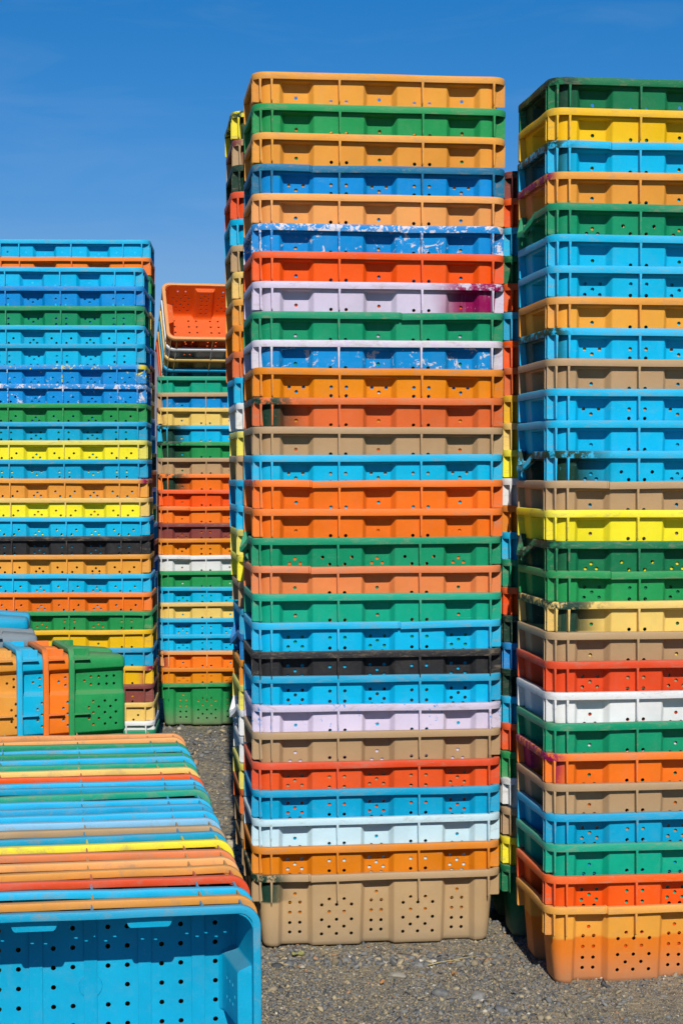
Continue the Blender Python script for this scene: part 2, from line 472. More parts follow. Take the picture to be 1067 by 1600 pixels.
def rim_mesh(broken=False, seed=0):
    rr = random.Random(seed)
    sect = [(0.0004, -0.0170), (0.0, -0.0158), (0.0, -0.0034), (0.0010, -0.0010), (0.0034, 0.0), (0.0125, 0.0), (0.0148, -0.0010), (0.0150, -0.0060), (0.0122, -0.0075), (0.0105, -0.0158), (0.0026, -0.0170)]
    path = []
    def side(p0, p1, n):
        for k in range(n):
            f = k / n
            path.append((p0[0] + (p1[0] - p0[0]) * f, p0[1] + (p1[1] - p0[1]) * f))
    a, b, r = HX, HY, RR
    nrm = []
    def st(p0, p1, n, nv):
        for k in range(n):
            f = k / n
            path.append((p0[0] + (p1[0] - p0[0]) * f, p0[1] + (p1[1] - p0[1]) * f)); nrm.append(nv)
    def arc(cx, cy, a0):
        for k in range(8):
            an = a0 + (math.pi / 2) * k / 8
            path.append((cx + r * math.cos(an), cy + r * math.sin(an))); nrm.append((math.cos(an), math.sin(an)))
    cr = (-0.17 + 0.11 * (seed % 4)) if seed in (4, 6) else None
    if cr is None: st((-a + r, -b), (a - r, -b), 14, (0, -1))
    else:
        st((-a + r, -b), (cr - 0.0035, -b), 7, (0, -1))
        for q in (-0.0035, -0.0012, 0.0, 0.0012, 0.0035): path.append((cr + q, -b)); nrm.append((0, -1))
        st((cr + 0.02, -b), (a - r, -b), 7, (0, -1))
    arc(a - r, -b + r, -math.pi / 2)
    st((a, -b + r), (a, b - r), 14, (1, 0)); arc(a - r, b - r, 0)
    st((a - r, b), (-a + r, b), 14, (0, 1)); arc(-a + r, b - r, math.pi / 2)
    st((-a, b - r), (-a, -b + r), 14, (-1, 0)); arc(-a + r, -b + r, math.pi)
    vs, fs = [], []
    m = len(sect)
    for (x, y), (nx, ny) in zip(path, nrm):
        wob = 0.0013 * mnoise.noise(Vector((x * 9 + seed * 3.1, y * 9, seed)))
        wz = 0.0017 * mnoise.noise(Vector((x * 6, y * 6 + seed * 2.7, 5 + seed)))
        dz = do = 0.0
        if cr is not None and y < -b + 1e-6:
            if abs(x - cr) < 0.0014: do = -0.0042
            elif x > cr: dz = -0.0022 * math.exp(-(x - cr) / 0.06)
            else: do = 0.0012 * math.exp(-(cr - x) / 0.05)
        if broken and x < -HX + 0.005:
            q = (y - 0.055) / 0.058
            f = max(0.0, 1 - abs(q) ** 10)
            dz = -0.027 * f - 0.012 * f * max(0, q) + 0.005 * math.sin(y * 190) * f + 0.006 * math.exp(-((abs(q) - 1.12) / 0.12) ** 2)
            do = 0.015 * f * (0.6 + 0.4 * math.sin(y * 70))
        for o, z in sect:
            zz = z * (1.0 - 0.25 * (do > 0.006))
            vs.append((x - nx * (o + wob - do), y - ny * (o + wob - do), H + zz + wz + dz))
    n = len(path)
    for i in range(n):
        for k in range(m):
            A, B = i * m, ((i + 1) % n) * m
            fs.append((A + k, B + k, B + (k + 1) % m, A + (k + 1) % m))
    me = bpy.data.meshes.new("crate_rim" + ("_broken" if broken else ""))
    me.from_pydata(vs, [], fs)
    bm = bmesh.new(); bm.from_mesh(me); bmesh.ops.recalc_face_normals(bm, faces=bm.faces); bm.to_mesh(me); bm.free()
    me.shade_smooth(); me.set_sharp_from_angle(angle=R(38))
    me.materials.append(None)
    return me

def corner_off(u, half, r):
    e = abs(u) - (half - r)
    return 0.0 if e <= 0 else r - math.sqrt(max(0.0, r * r - e * e))

_ribs = {}
def rib_mesh(u, half, bh):
    """rib plate in its own frame: +Y outward from the rim's outer face, at coordinate u along the side"""
    k = (round(abs(u), 4), half)
    if k in _ribs: return _ribs[k]
    yo = -corner_off(u, half, RR) - 0.0005
    yi0 = -0.0125 - corner_off(u, half - 0.0125, RB) - 0.006
    yi1 = -inset(PITCH) - corner_off(u, half - 0.0125, RB) - 0.006
    z0, z1 = H - 0.0155, H - PITCH + 0.0006
    vs = []
    for z, yi, yy, t in ((z0, yi0, yo, 0.0040), (z0 - 0.010, yi0, yo, 0.0029), (z1 + 0.003, yi1, yo, 0.0017), (z1, yi1, yo - 0.0015, 0.0014)):
        vs += [(-t, yi, z), (t, yi, z), (t * 0.75, yy, z), (-t * 0.75, yy, z)]
    fs = [(0, 1, 2, 3), (15, 14, 13, 12)]
    for b in (0, 4, 8):
        for i in range(4):
            j = (i + 1) % 4
            fs.append((b + i, b + 4 + i, b + 4 + j, b + j))
    me = bpy.data.meshes.new("crate_rib"); me.from_pydata(vs, [], fs)
    me.materials.append(None)
    _ribs[k] = me
    return me

BODY = {k: body_mesh(k) for k in ('single', 'five', 'three', 'wide')}
RIMS = [rim_mesh(False, s) for s in range(8)]
RIM_BROKEN = rim_mesh(True, 7)
RIB_U = {'front': (-0.291, -0.264, -0.101, 0.101, 0.276), 'back': (-0.276, -0.203, 0.0, 0.203, 0.276),
         'left': (-0.150, -0.134, 0.134, 0.155), 'right': (-0.150, 0.150)}
def rib_matrix(side, u):
    if side == 'front': return Matrix.Translation((u, -HY, 0)) @ Matrix.Rotation(math.pi, 4, 'Z')
    if side == 'back': return Matrix.Translation((u, HY, 0))
    if side == 'left': return Matrix.Translation((-HX, u, 0)) @ Matrix.Rotation(math.pi / 2, 4, 'Z')
    return Matrix.Translation((HX, u, 0)) @ Matrix.Rotation(-math.pi / 2, 4, 'Z')

_proto = {}
def crate(key, mat4, label, group, sides=('front', 'left'), holes='single', rim=None, spray=None, chip=None, low=None, broken=False, seed=0, mud=False):
    root = bpy.data.objects.new("plastic_crate", None)
    root.empty_display_size = 0.1
    col.objects.link(root)
    root.matrix_basis = mat4
    tag(root, label, 'crate', group)
    mb = plastic(key, False, spray, chip, low, mud=mud)
    mr = plastic(rim or key, True, spray, chip)
    mesh_obj('body', BODY[holes], root, mb)
    mesh_obj('rim', RIM_BROKEN if broken else RIMS[(seed * 5 + seed // 8) % 8], root, mr)
    for s in sides:
        for u in RIB_U[s]:
            rb = mesh_obj('rib', rib_mesh(u, HX if s in ('front', 'back') else HY, 0), root, mr)
            rb.matrix_basis = rib_matrix(s, u)
    return root

def nm(e): return NAMES[e[0]]
used_labels = {}
def uniq(l):
    used_labels[l] = used_labels.get(l, 0) + 1
    if used_labels[l] > 1: print("DUPLICATE LABEL:", l)
    n_ = len(l.split())
    if n_ > 16 or n_ < 4: print("LABEL LENGTH", n_, l)
    return l

HOLEK = {'1': 'single', '5': 'five', '3': 'three', 'w': 'wide'}
def stack(entries, zs_mm, cx, cy, yaw, phrase, group, sides, lean=(0, 0), flip=False, jit=0.0025, base_seed=0, labels=None):
    """entries from the top crate down; zs_mm = heights of the rim tops in millimetres"""
    r = random.Random(base_seed)
    n = len(entries)
    zb, zt = zs_mm[-1] / 1000, zs_mm[0] / 1000
    for i, e in enumerate(entries):
        z = zs_mm[i] / 1000 - H
        f = (zs_mm[i] / 1000 - zb) / max(0.1, zt - zb)
        opt = dict(e[1]) if len(e) > 1 else {}
        adj = opt.pop('adj', '')
        dx = opt.pop('dx', 0.0)
        px_ = 3.1 * base_seed
        x = cx + lean[0] * f + jit * 1.6 * mnoise.noise(Vector((i * 0.33, px_, 0))) + dx
        y = cy + lean[1] * f + jit * 1.6 * mnoise.noise(Vector((i * 0.33, px_, 7)))
        a = R(yaw + (180 if flip else 0) + 0.5 * mnoise.noise(Vector((i * 0.3, px_, 15))))
        M = Matrix.Translation((x, y, z)) @ Matrix.Rotation(a, 4, 'Z') @ Matrix.Rotation(R(r.uniform(-0.20, 0.20)), 4, 'Y')
        opt['holes'] = HOLEK[opt.get('holes', '1')]
        d = (adj + ' ' if adj else '') + nm(e)
        if labels: lab = labels[i] if isinstance(labels, list) else labels
        elif i == 0: lab = f"{d} crate topping {phrase}, above the {nm(entries[1])} one"
        elif i == n - 1: lab = f"{d} crate standing on the ground under {phrase}, below the {nm(entries[i-1])} one"
        else: lab = f"{d} crate between {nm(entries[i-1])} and {nm(entries[i+1])} crates in {phrase}"
        if not labels: uniq(lab)
        crate(e[0], M, lab, group, sides, seed=i + base_seed, mud=(i == n - 1), **opt)

DG = 'dkgreen'
L_SP = (DG, -0.265, -0.165)       # dark overspray on the left corner
# ---- tall stack in the middle
C = [('amber', {'holes': '1'}), ('green',), ('amber', {'adj': 'clean'}), ('blue', {'holes': '3', 'rim': 'petrol', 'adj': 'teal-rimmed', 'chip': ('teal', 0.35)}),
     ('peach', {'adj': 'bleached'}), ('blue', {'chip': ('chipwhite', 0.95), 'adj': 'white-flecked'}), ('redor',), ('lilac', {'spray': ('magenta', 0.205, 0.115), 'adj': 'magenta-stained'}),
     ('teal', {'adj': 'plain'}), ('blue', {'chip': ('chipwhite', 1.25), 'rim': 'lilac', 'adj': 'white-chipped'}), ('ochre', {'holes': '3'}),
     ('rust', {'spray': L_SP, 'adj': 'green-cornered'}), ('tan',), ('cyan', {'holes': '3'}), ('orange', {'spray': ('magenta', -0.312, -0.288)}), ('orange', {}),
     ('teal', {'holes': 'w', 'broken': True}), ('salmon',), ('turq',), ('cyan', {'holes': '5'}), ('black', {'holes': '5'}), ('cyan', {'holes': '5', 'rim': 'sky'}),
     ('lilac', {'chip': ('blue', 0.42), 'adj': 'blue-scuffed'}), ('tan',), ('red', {'holes': '5'}), ('sky', {'holes': '5'}), ('pale',), ('ochre', {'holes': '5'}),
     ('tan', {'spray': (DG, -0.265, -0.205), 'adj': 'green-cornered'})]
zC = [2123, 2047, 1978, 1904, 1835, 1763, 1696, 1625, 1553, 1485, 1417, 1346, 1275, 1208, 1146, 1076, 1006, 936, 869, 800, 729, 668, 597, 530, 456, 388, 317, 248, 178]
stack(C, zC, 0.069, 4.597, 7, "the central stack", "crates in the tall central stack", ('front', 'left', 'right'), lean=(0.006, -0.030), jit=0.0022, base_seed=1)

# ---- stack at the right edge
F = [('bottle', {'spray': (DG, -0.29, -0.20)}), ('gold',), ('cyan', {'spray': (DG, -0.30, -0.23), 'adj': 'green-cornered'}), ('amber', {'spray': ('magenta', -0.312, -0.285), 'adj': 'magenta-marked'}), ('teal', {'holes': 'w', 'broken': True}),
     ('cyan',), ('cyan', {'holes': '5'}), ('amber', {}), ('cyan', {'holes': '3', 'spray': (DG, -0.30, -0.25), 'adj': 'green-cornered'}), ('tan',), ('cyan', {'holes': '3'}), ('cyan', {}),
     ('cyan', {'holes': 'w', 'broken': True, 'spray': (DG, -0.25, -0.13), 'adj': 'green-stained'}), ('tan',), ('yellow',), ('bottle', {'holes': 'w', 'broken': True, 'spray': (DG, -0.31, -0.24)}),
     ('green', {'holes': '5'}), ('cream', {'spray': (DG, -0.25, -0.15), 'adj': 'green-stained'}), ('tan',), ('red', {'holes': '5'}), ('white',), ('teal',),
     ('orange', {'spray': ('magenta', -0.30, -0.255), 'adj': 'magenta-marked'}), ('tan',), ('sky', {'holes': '5'}), ('turq',), ('redor', {'holes': '5'}), ('amber', {'low': ('lowamber', 0.108), 'adj': 'two-tone'})]
zF = [2048, 1980, 1908, 1840, 1769, 1699, 1630, 1560, 1490, 1421, 1354, 1283, 1214, 1146, 1080, 1009, 941, 873, 803, 737, 667, 597, 527, 458, 389, 319, 246, 175]
stack(F, zF, 0.752, 4.285, 7, "the right-edge stack", "crates in the stack at the right edge", ('front', 'left'), base_seed=2)

# ---- stack behind it, seen in the gap
G = [('dkgreen', {'spray': ('maroon', 0.0, 0.02)}), ('redor',), ('cyan',), ('bottle',), ('redor', {'adj': 'dusty'}), ('sky',), ('redor', {'adj': 'dull'}), ('rust',), ('gold',), ('gold', {'rim': 'cream', 'adj': 'tan-rimmed'}), ('yellow',), ('white',),
     ('ochre',), ('cyan',), ('teal',), ('redor',), ('dkgreen',), ('blue', {'spray': (DG, 0.6, 0.2)}), ('dkgreen', {'adj': 'dusty'}), ('cyan',), ('red',), ('green',), ('white',), ('tan',), ('yellow',), ('bottle',)]
zG = [1907, 1840, 1770, 1700, 1631, 1562, 1491, 1423, 1356, 1288, 1220, 1150, 1082, 1017, 948, 879, 809, 739, 674, 605, 538, 468, 401, 325, 252, 181]
stack(G, zG, 0.696, 4.683, 5, "the right-gap stack", "crates in the stack showing in the right gap", ('front', 'left'), base_seed=3)

# ---- stack behind the middle one, its left side showing
B = [('yellow', {'spray': (DG, -0.10, -0.05), 'adj': 'green-fronted'}), ('tan', {'spray': ('maroon', -0.30, -0.27), 'adj': 'maroon-cornered'}), ('dkgreen',), ('red',), ('cyan',), ('dkgreen', {'rim': 'tan', 'adj': 'tan-rimmed'}), ('cream',), ('amber',), ('ochre',),
     ('rust',), ('cyan',), ('white',), ('gold', {'rim': 'straw'}), ('gold', {'rim': 'tan', 'adj': 'tan-rimmed'}), ('sky',), ('cyan', {'adj': 'bright'}), ('straw',), ('yellow',), ('tan',),
     ('sky',), ('deep', {'broken': True}), ('ochre',), ('rust', {'rim': 'straw', 'adj': 'straw-rimmed'}), ('white', {'broken': True, 'adj': 'split'}), ('white', {'adj': 'whole'}), ('gold', {'rim': 'straw'}), ('rust',), ('white', {'rim': 'tan'}), ('tan',)]
zB = [2113, 2041, 1973, 1903, 1833, 1763, 1692, 1620, 1552, 1484, 1416, 1348, 1274, 1210, 1144, 1076, 1012, 943, 873, 802, 734, 664, 597, 529, 457, 387, 319, 250, 179]
stack(B, zB, 0.022, 4.989, 7, "the half-hidden stack", "crates in the stack behind the central one", ('front', 'left'), lean=(-0.024, 0), jit=0.005, base_seed=4)

# ---- broad stack on the left
A = [('cyan',), ('blue', {'holes': '3', 'chip': ('teal', 0.2)}), ('teal', {'holes': '3', 'adj': 'dull'}), ('cyan', {'holes': 'w', 'adj': 'bright'}), ('cyan', {'holes': '3', 'rim': 'sky'}),
     ('blue', {'holes': 'w', 'chip': ('chipyellow', 0.62), 'spray': ('chipyellow', -0.302, -0.268), 'adj': 'yellow-chipped'}), ('blue', {'holes': 'w', 'chip': ('chipwhite', 0.75), 'adj': 'white-chipped'}), ('green', {'holes': 'w'}),
     ('sky', {'holes': '5'}), ('yellow', {'holes': 'w', 'rim': 'straw'}), ('sky', {'holes': '3'}), ('amber', {'holes': 'w', 'spray': ('magenta', -0.30, -0.262), 'adj': 'magenta-cornered'}),
     ('yellow', {'holes': 'w', 'rim': 'cream'}), ('cyan', {'holes': 'w', 'adj': 'scuffed'}), ('black', {'holes': '5'}), ('amber', {'holes': 'w'}), ('cyan', {'holes': 'w'}), ('orange', {'holes': 'w'}),
     ('green', {'holes': '5'}), ('gold',), ('sky',), ('gold', {'spray': ('magenta', -0.30, -0.245), 'adj': 'magenta-cornered'}), ('maroon', {'holes': '3'}), ('cream', {'holes': 'w'}), ('white', {'holes': 'w'}), ('teal',)]
zA = [1924, 1853, 1780, 1709, 1640, 1562, 1490, 1419, 1350, 1281, 1210, 1138, 1066, 995, 923, 854, 782, 712, 643, 571, 503, 436, 366, 297, 227, 193]
stack(A, zA, -1.019, 6.923, 3, "the left stack", "crates in the broad left stack", ('back', 'left'), flip=True, lean=(-0.036, 0), base_seed=5)

# ---- the row behind the left stack: its top two crates and a strip down the right
A2 = ['cyan', 'orange', 'green', 'sky', 'cream', 'teal', 'blue', 'maroon', 'tan', 'cream', 'blue', 'sky', 'dkgreen', 'rust', 'blue', 'green', 'sky', 'maroon', 'deep', 'blue', 'dkgreen', 'maroon', 'sky', 'dkgreen', 'deep', 'cream', 'maroon', 'teal']
zA2 = [round(2076 - 69.8 * i) for i in range(28)]
zA2[1] = 2008
lab2 = [uniq("cyan crate topmost of the row behind the left stack, against the sky"), uniq("orange crate under the cyan one, mostly hidden behind the left stack")] + [uniq(f"{NAMES[A2[i]]} sliver between {NAMES[A2[i-1]]} and " + (f"{NAMES[A2[i+1]]} slivers" if i < 27 else "the ground") + ", strip behind the left stack") for i in range(2, 28)]
stack([(k, {'holes': 'w'} if i == 0 else {}) for i, k in enumerate(A2)], zA2, -1.060, 7.323, 3, "", "crates in the row behind the left stack", ('back', 'left'), flip=True, lean=(-0.010, 0), jit=0.006, base_seed=6, labels=lab2)

# ---- far stack with tilted crates on it
D = [('turq',), ('blue', {'rim': 'tan', 'chip': ('tan', 0.7), 'adj': 'tan-chipped'}), ('cream', {'spray': ('maroon', -0.305, -0.27), 'adj': 'maroon-edged'}), ('cyan', {'spray': (DG, -0.24, -0.14), 'adj': 'green-cornered'}), ('green', {'spray': (DG, -0.24, -0.13), 'adj': 'dark-cornered'}), ('tan',),
     ('orange', {'spray': (DG, -0.24, -0.15), 'adj': 'green-cornered'}), ('redor',), ('orange', {}), ('maroon', {'holes': '5'}), ('ochre', {'holes': '3'}), ('white',), ('green',), ('cyan', {'holes': '5'}), ('cream',), ('cyan', {'holes': '5'}), ('cyan', {'holes': '5', 'adj': 'lower'}),
     ('orange', {'rim': 'peach', 'spray': ('maroon', -0.30, -0.25), 'adj': 'peach-rimmed'}), ('ochre', {'holes': '5'}), ('green', {'adj': 'tall'})]
zD = [1569, 1501, 1436, 1362, 1292, 1223, 1155, 1087, 1016, 945, 879, 808, 740, 671, 605, 537, 468, 397, 325, 259]
stack(D, zD, -0.488, 7.898, 4, "the far stack", "crates in the far stack", ('front', 'left'), base_seed=7)

D2 = ['maroon', 'tan', 'rust', 'cream', 'sky', 'dkgreen', 'maroon', 'blue', 'tan', 'rust', 'teal', 'amber', 'maroon', 'deep', 'tan', 'green', 'rust', 'dkgreen']
zD2 = [round(1432 - 68.7 * i) for i in range(18)]
stack([(k,) for k in D2], zD2, -0.520, 8.305, 4, "", "crates hidden behind the far stack", ('left',), base_seed=8, labels=[uniq(f"{NAMES[k]} crate edge, " + (f"under the {NAMES[D2[i-1]]} one, " if i else "topmost, ") + (f"over the {NAMES[D2[i+1]]}, " if i < 17 else "lowest, ") + "behind the far stack") for i, k in enumerate(D2)])

# ---- six nested crates tipped over on top of it
TILT = 50.0
tip = [('orange', 'orange crate tipped open towards the viewer above the far stack', {'holes': 'five'}),
       ('white', 'white rimmed crate nested under the tipped orange one', {}),
       ('cream', 'cream rimmed crate nested under the tipped white one', {}),
       ('sky', 'blue edged crate leaning behind the tipped cream one', {}),
       ('amber', 'amber edged crate leaning between the tipped blue and red ones', {}),
       ('red', 'red edged crate leaning hindmost in the tipped group', {})]
Rt = Matrix.Rotation(R(12), 4, 'Z') @ Matrix.Rotation(R(TILT), 4, 'X')
near_edge = Vector((-0.482, 8.25, 1.764))            # middle of the near rim edge of the orange crate
for i, (k, lab, o) in enumerate(tip):
    ax = Rt.to_3x3() @ Vector((0, 0, 1))
    p = near_edge - ax * (PITCH * i * 1.0) - (Rt.to_3x3() @ Vector((0, -HY, H)))
    crate(k if k != 'orange' else 'burnt', Matrix.Translation(p) @ Rt, uniq(lab), "crates tipped over on the far stack", ('front', 'left'), rim='peach' if k == 'orange' else None, seed=i, **o)

# ---- the row of nested crates lying on its side in front
HR = ['sky', 'amber', 'cyan', 'red', 'amber', 'peach', 'salmon', 'yellow', 'sky', 'tan', 'lblue', 'cyan', 'sky', 'cyan', 'turq', 'sky', 'cyan', 'redor', 'cream', 'turq', 'cyan', 'teal', 'cyan', 'teal', 'peach', 'peach']
p0 = Vector((-0.452, 3.262, 0.184)); p1 = Vector((-0.752, 5.11, 0.18 + 0.056))
rh = random.Random(21)
nH = len(HR)
for i, k in enumerate(HR):
    f = i / (nH - 1)
    c = p0.lerp(p1, f) + Vector((rh.uniform(-.0022, .0022), rh.uniform(-.004, .004), rh.uniform(-.001, .0015)))
    Mr = Matrix.Rotation(R(9.2 + rh.uniform(-.4, .4)), 4, 'Z') @ Matrix.Rotation(R(90 - 1.2 - 1.0 * math.exp(-i / 2.5) + rh.uniform(-.22, .22)), 4, 'X') @ Matrix.Rotation(R(rh.uniform(-.65, .65) * (0 if i < 2 else 1)), 4, 'Z')
    M = Matrix.Translation(c) @ Mr @ Matrix.Translation((0, 0, -H))
    if i == 0: lab = "sky blue crate on its side nearest the camera, its inside showing"
    elif i == nH - 1: lab = "hindmost peach crate in the row lying on its side"
    elif i == nH - 2: lab = "peach crate in front of the hindmost one in the lying row"
    else: lab = f"{NAMES[k]} crate between {NAMES[HR[i-1]]} and {NAMES[HR[i+1]]} crates in the row lying sideways"
    lab = uniq(lab)
    o = crate(k, M, lab, "nested crates lying on their side in front", ('back', 'right'), holes='single', seed=i, broken=False)
    if i == 0: front_crate = o

def box_mesh(name, x0, x1, y0, y1, z0, z1, bev=0.0008):
    bm = bmesh.new()
    bmesh.ops.create_cube(bm, size=1)
    bmesh.ops.scale(bm, vec=(x1 - x0, y1 - y0, z1 - z0), verts=bm.verts)
    bmesh.ops.translate(bm, vec=((x0 + x1) / 2, (y0 + y1) / 2, (z0 + z1) / 2), verts=bm.verts)
    bmesh.ops.bevel(bm, geom=bm.edges[:], offset=bev, segments=1, affect='EDGES')
    me = bpy.data.meshes.new(name); bm.to_mesh(me); bm.free()
    me.materials.append(None)
    return me
cy_m = plastic('sky', False)
for x in (-0.207, -0.1035, 0.0, 0.1035, 0.207):
    mesh_obj('floor_band', box_mesh('floor_band', x - 0.0125, x + 0.0125, -0.128, 0.128, 0.0030, 0.0072, 0.0004), front_crate, cy_m)
bm = bmesh.new()
bmesh.ops.create_cone(bm, cap_ends=True, segments=28, radius1=0.0225, radius2=0.0218, depth=0.0032, matrix=Matrix.Translation((0, 0, 0.0050)))
me = bpy.data.meshes.new('floor_boss'); bm.to_mesh(me); bm.free(); me.materials.append(None)
mesh_obj('floor_boss', me, front_crate, cy_m)

# ---- crates standing on their ends, nested into each other, further left
YJ = 18.0
Rj = Matrix.Rotation(R(YJ), 4, 'Z') @ Matrix(((0, 0, -1, 0), (0, 1, 0, 0), (1, 0, 0, 0), (0, 0, 0, 1)))
axj = Vector((math.cos(R(YJ)), math.sin(R(YJ)), 0))
J = [('green', 'green crate stood on end at the right of the upended row'), ('orange', 'orange crate stood on end, nested behind the upended green one'),
     ('cyan', 'cyan crate stood on end between orange and amber upended ones'), ('amber', 'amber crate stood on end at the left border, beside an upended cyan one')]
rimJ = Vector((-0.864, 5.72, 0))           # green crate: top front corner of the rim on plan
for i, (k, lab) in enumerate(J):
    q = rimJ - axj * (0.082 * i)
    cen = q + Rj.to_3x3() @ Vector((0, HY, 0))
    M = Matrix.Translation((cen.x, cen.y, HX - 0.018)) @ Rj @ Matrix.Translation((0, 0, -H))
    crate(k, M, uniq(lab), "crates stood on end at the left", ('front', 'right'), seed=i)
for i, (k, lab, x, y, z, yw) in enumerate([
        ('greyblue', 'dusty grey-blue crate stood on end behind the upended row', -1.145, 6.20, HX + 0.022, 12),
        ('sky', 'blue crate stood on end hindmost, peeking above the grey-blue one', -1.205, 6.42, HX + 0.062, 8)]):
    Rk = Matrix.Rotation(R(yw), 4, 'Z') @ Matrix(((0, 0, -1, 0), (0, 1, 0, 0), (1, 0, 0, 0), (0, 0, 0, 1)))
    M = Matrix.Translation((x, y, z)) @ Rk @ Matrix.Translation((0, 0, -H / 2))
    crate(k, M, uniq(lab), "crates stood on end at the left", ('front', 'right'), seed=i)

# ------------------------------------------------------------------ gravel
def gravel():
    oct_v = np.array([(1, 0, 0), (0, 1, 0), (-1, 0, 0), (0, -1, 0), (0, 0, 1), (0, 0, -1), ], float)
    phi = (1 + 5 ** 0.5) / 2
    ico_v = np.array([(-1, phi, 0), (1, phi, 0), (-1, -phi, 0), (1, -phi, 0), (0, -1, phi), (0, 1, phi), (0, -1, -phi), (0, 1, -phi), (phi, 0, -1), (phi, 0, 1), (-phi, 0, -1), (-phi, 0, 1)], float)
    ico_v /= np.linalg.norm(ico_v[0])
    ico_f = np.array([(0, 11, 5), (0, 5, 1), (0, 1, 7), (0, 7, 10), (0, 10, 11), (1, 5, 9), (5, 11, 4), (11, 10, 2), (10, 7, 6), (7, 1, 8), (3, 9, 4), (3, 4, 2), (3, 2, 6), (3, 6, 8), (3, 8, 9), (4, 9, 5), (2, 4, 11), (6, 2, 10), (8, 6, 7), (9, 8, 1)])
    oct_f = np.array([(0, 1, 4), (1, 2, 4), (2, 3, 4), (3, 0, 4), (1, 0, 5), (2, 1, 5), (3, 2, 5), (0, 3, 5)])
    def batch(n, V, F, smin, smax, area, pw, dens, sand=False):
        x = rng.uniform(area[0], area[1], n); y = rng.uniform(area[2], area[3], n)
        keep = np.ones(n, bool)
        if dens:
            d = np.array([mnoise.noise(Vector((a * 2.4, b * 2.4, 7.0))) + 0.6 * mnoise.noise(Vector((a * 7, b * 7, 2.0))) for a, b in zip(x, y)])
            keep = rng.uniform(-0.75, 0.55, n) < d
        x, y = x[keep], y[keep]; n = len(x)
        s = smin + (smax - smin) * rng.uniform(0, 1, n) ** pw
        P = np.repeat(V[None], n, 0) * rng.uniform(0.5, 1.35, (n, len(V), 1))
        P = P * (s[:, None] * np.stack([rng.uniform(.7, 1.5, n), rng.uniform(.55, 1.05, n), rng.uniform(.3, .75, n)], 1))[:, None, :]
        a = rng.uniform(0, 6.283, n); c, sn = np.cos(a)[:, None], np.sin(a)[:, None]
        tl = rng.uniform(-.8, .8, n); ct, st_ = np.cos(tl)[:, None], np.sin(tl)[:, None]
        X0, Y0, Z0 = P[..., 0], P[..., 1], P[..., 2]
        X1, Z1 = X0 * ct - Z0 * st_, X0 * st_ + Z0 * ct
        X2, Y2 = X1 * c - Y0 * sn, X1 * sn + Y0 * c
        zz = (gh(x, y) + np.array([bumps(a_, b_) for a_, b_ in zip(x, y)]))[:, None] + Z1 + (s * rng.uniform(-.15, .35, n))[:, None]
        co = np.stack([X2 + x[:, None], Y2 + y[:, None], zz], -1).reshape(-1, 3)
        fc = (F[None] + (np.arange(n) * len(V))[:, None, None]).reshape(-1, 3)
        base = np.array([(.125, .128, .13), (.175, .175, .17), (.082, .085, .088), (.20, .186, .155), (.33, .268, .165), (.235, .195, .130), (.52, .47, .38), (.34, .19, .10)])
        pick = rng.choice(len(base), n, p=[.23, .19, .13, .14, .16, .115, .022, .013])
        if sand: pick = rng.choice(len(base), n, p=[.08, .07, .07, .13, .35, .27, .02, .01])
        cc = base[pick] * rng.uniform(.75, 1.25, (n, 1))
        return co, fc, np.repeat(np.concatenate([cc, np.ones((n, 1))], 1), len(F), 0)
    parts = [batch(120000, oct_v, oct_f, .0009, .0026, (-0.5, 1.3, 3.75, 4.75), 1.2, False, True),
             batch(900, ico_v, ico_f, .004, .013, (-0.22, 0.38, 4.27, 4.36), 1.6, False),
             batch(125000, oct_v, oct_f, .0016, .0066, (-1.0, 1.35, 3.75, 5.2), 1.8, True),
             batch(13000, oct_v, oct_f, .0045, .0120, (-1.0, 1.35, 3.75, 5.2), 2.4, True),
             batch(260, ico_v, ico_f, .010, .020, (-1.0, 1.35, 3.75, 5.4), 2.2, False),
             batch(15000, oct_v, oct_f, .003, .009, (-0.95, 0.35, 5.2, 8.0), 1.6, True),
             batch(2600, ico_v, ico_f, .008, .02, (-0.95, 0.35, 5.2, 8.0), 2.4, True)]
    co, fc, cl, off = [], [], [], 0
    for c_, f_, k_ in parts:
        co.append(c_); fc.append(f_ + off); cl.append(k_); off += len(c_)
    co = np.concatenate(co); fc = np.concatenate(fc); cl = np.concatenate(cl)
    me = bpy.data.meshes.new("gravel")
    me.vertices.add(len(co)); me.vertices.foreach_set("co", co.ravel())
    me.loops.add(len(fc) * 3); me.loops.foreach_set("vertex_index", fc.ravel().astype(np.int32))
    me.polygons.add(len(fc)); me.polygons.foreach_set("loop_start", (np.arange(len(fc)) * 3).astype(np.int32))
    at = me.attributes.new("stone", 'FLOAT_COLOR', 'FACE')
    at.data.foreach_set("color", cl.ravel())
    me.update(); me.validate()
    m = bpy.data.materials.new("gravel_stone"); t = NT(m)
    an = t.n("ShaderNodeAttribute", attribute_name="stone")
    tc = t.n("ShaderNodeTexCoord").outputs['Object']
    c = t.mix(t.rng(t.noise(tc, 120, 3), 0.5, 0.75, 0, 0.55), an.outputs['Color'], (0.26, 0.23, 0.175))
    p = t.n("ShaderNodeBsdfPrincipled"); p.inputs['Roughness'].default_value = 0.9; p.inputs['Specular IOR Level'].default_value = 0.2
    t.l(c, p.inputs['Base Color'])
    o = t.n("ShaderNodeOutputMaterial"); t.l(p.outputs[0], o.inputs[0])
    me.materials.append(m)
    ob = bpy.data.objects.new("gravel", me); col.objects.link(ob)
    tag(ob, "loose grey and sandy gravel strewn between the crate stacks", "gravel", kind='stuff')
gravel()

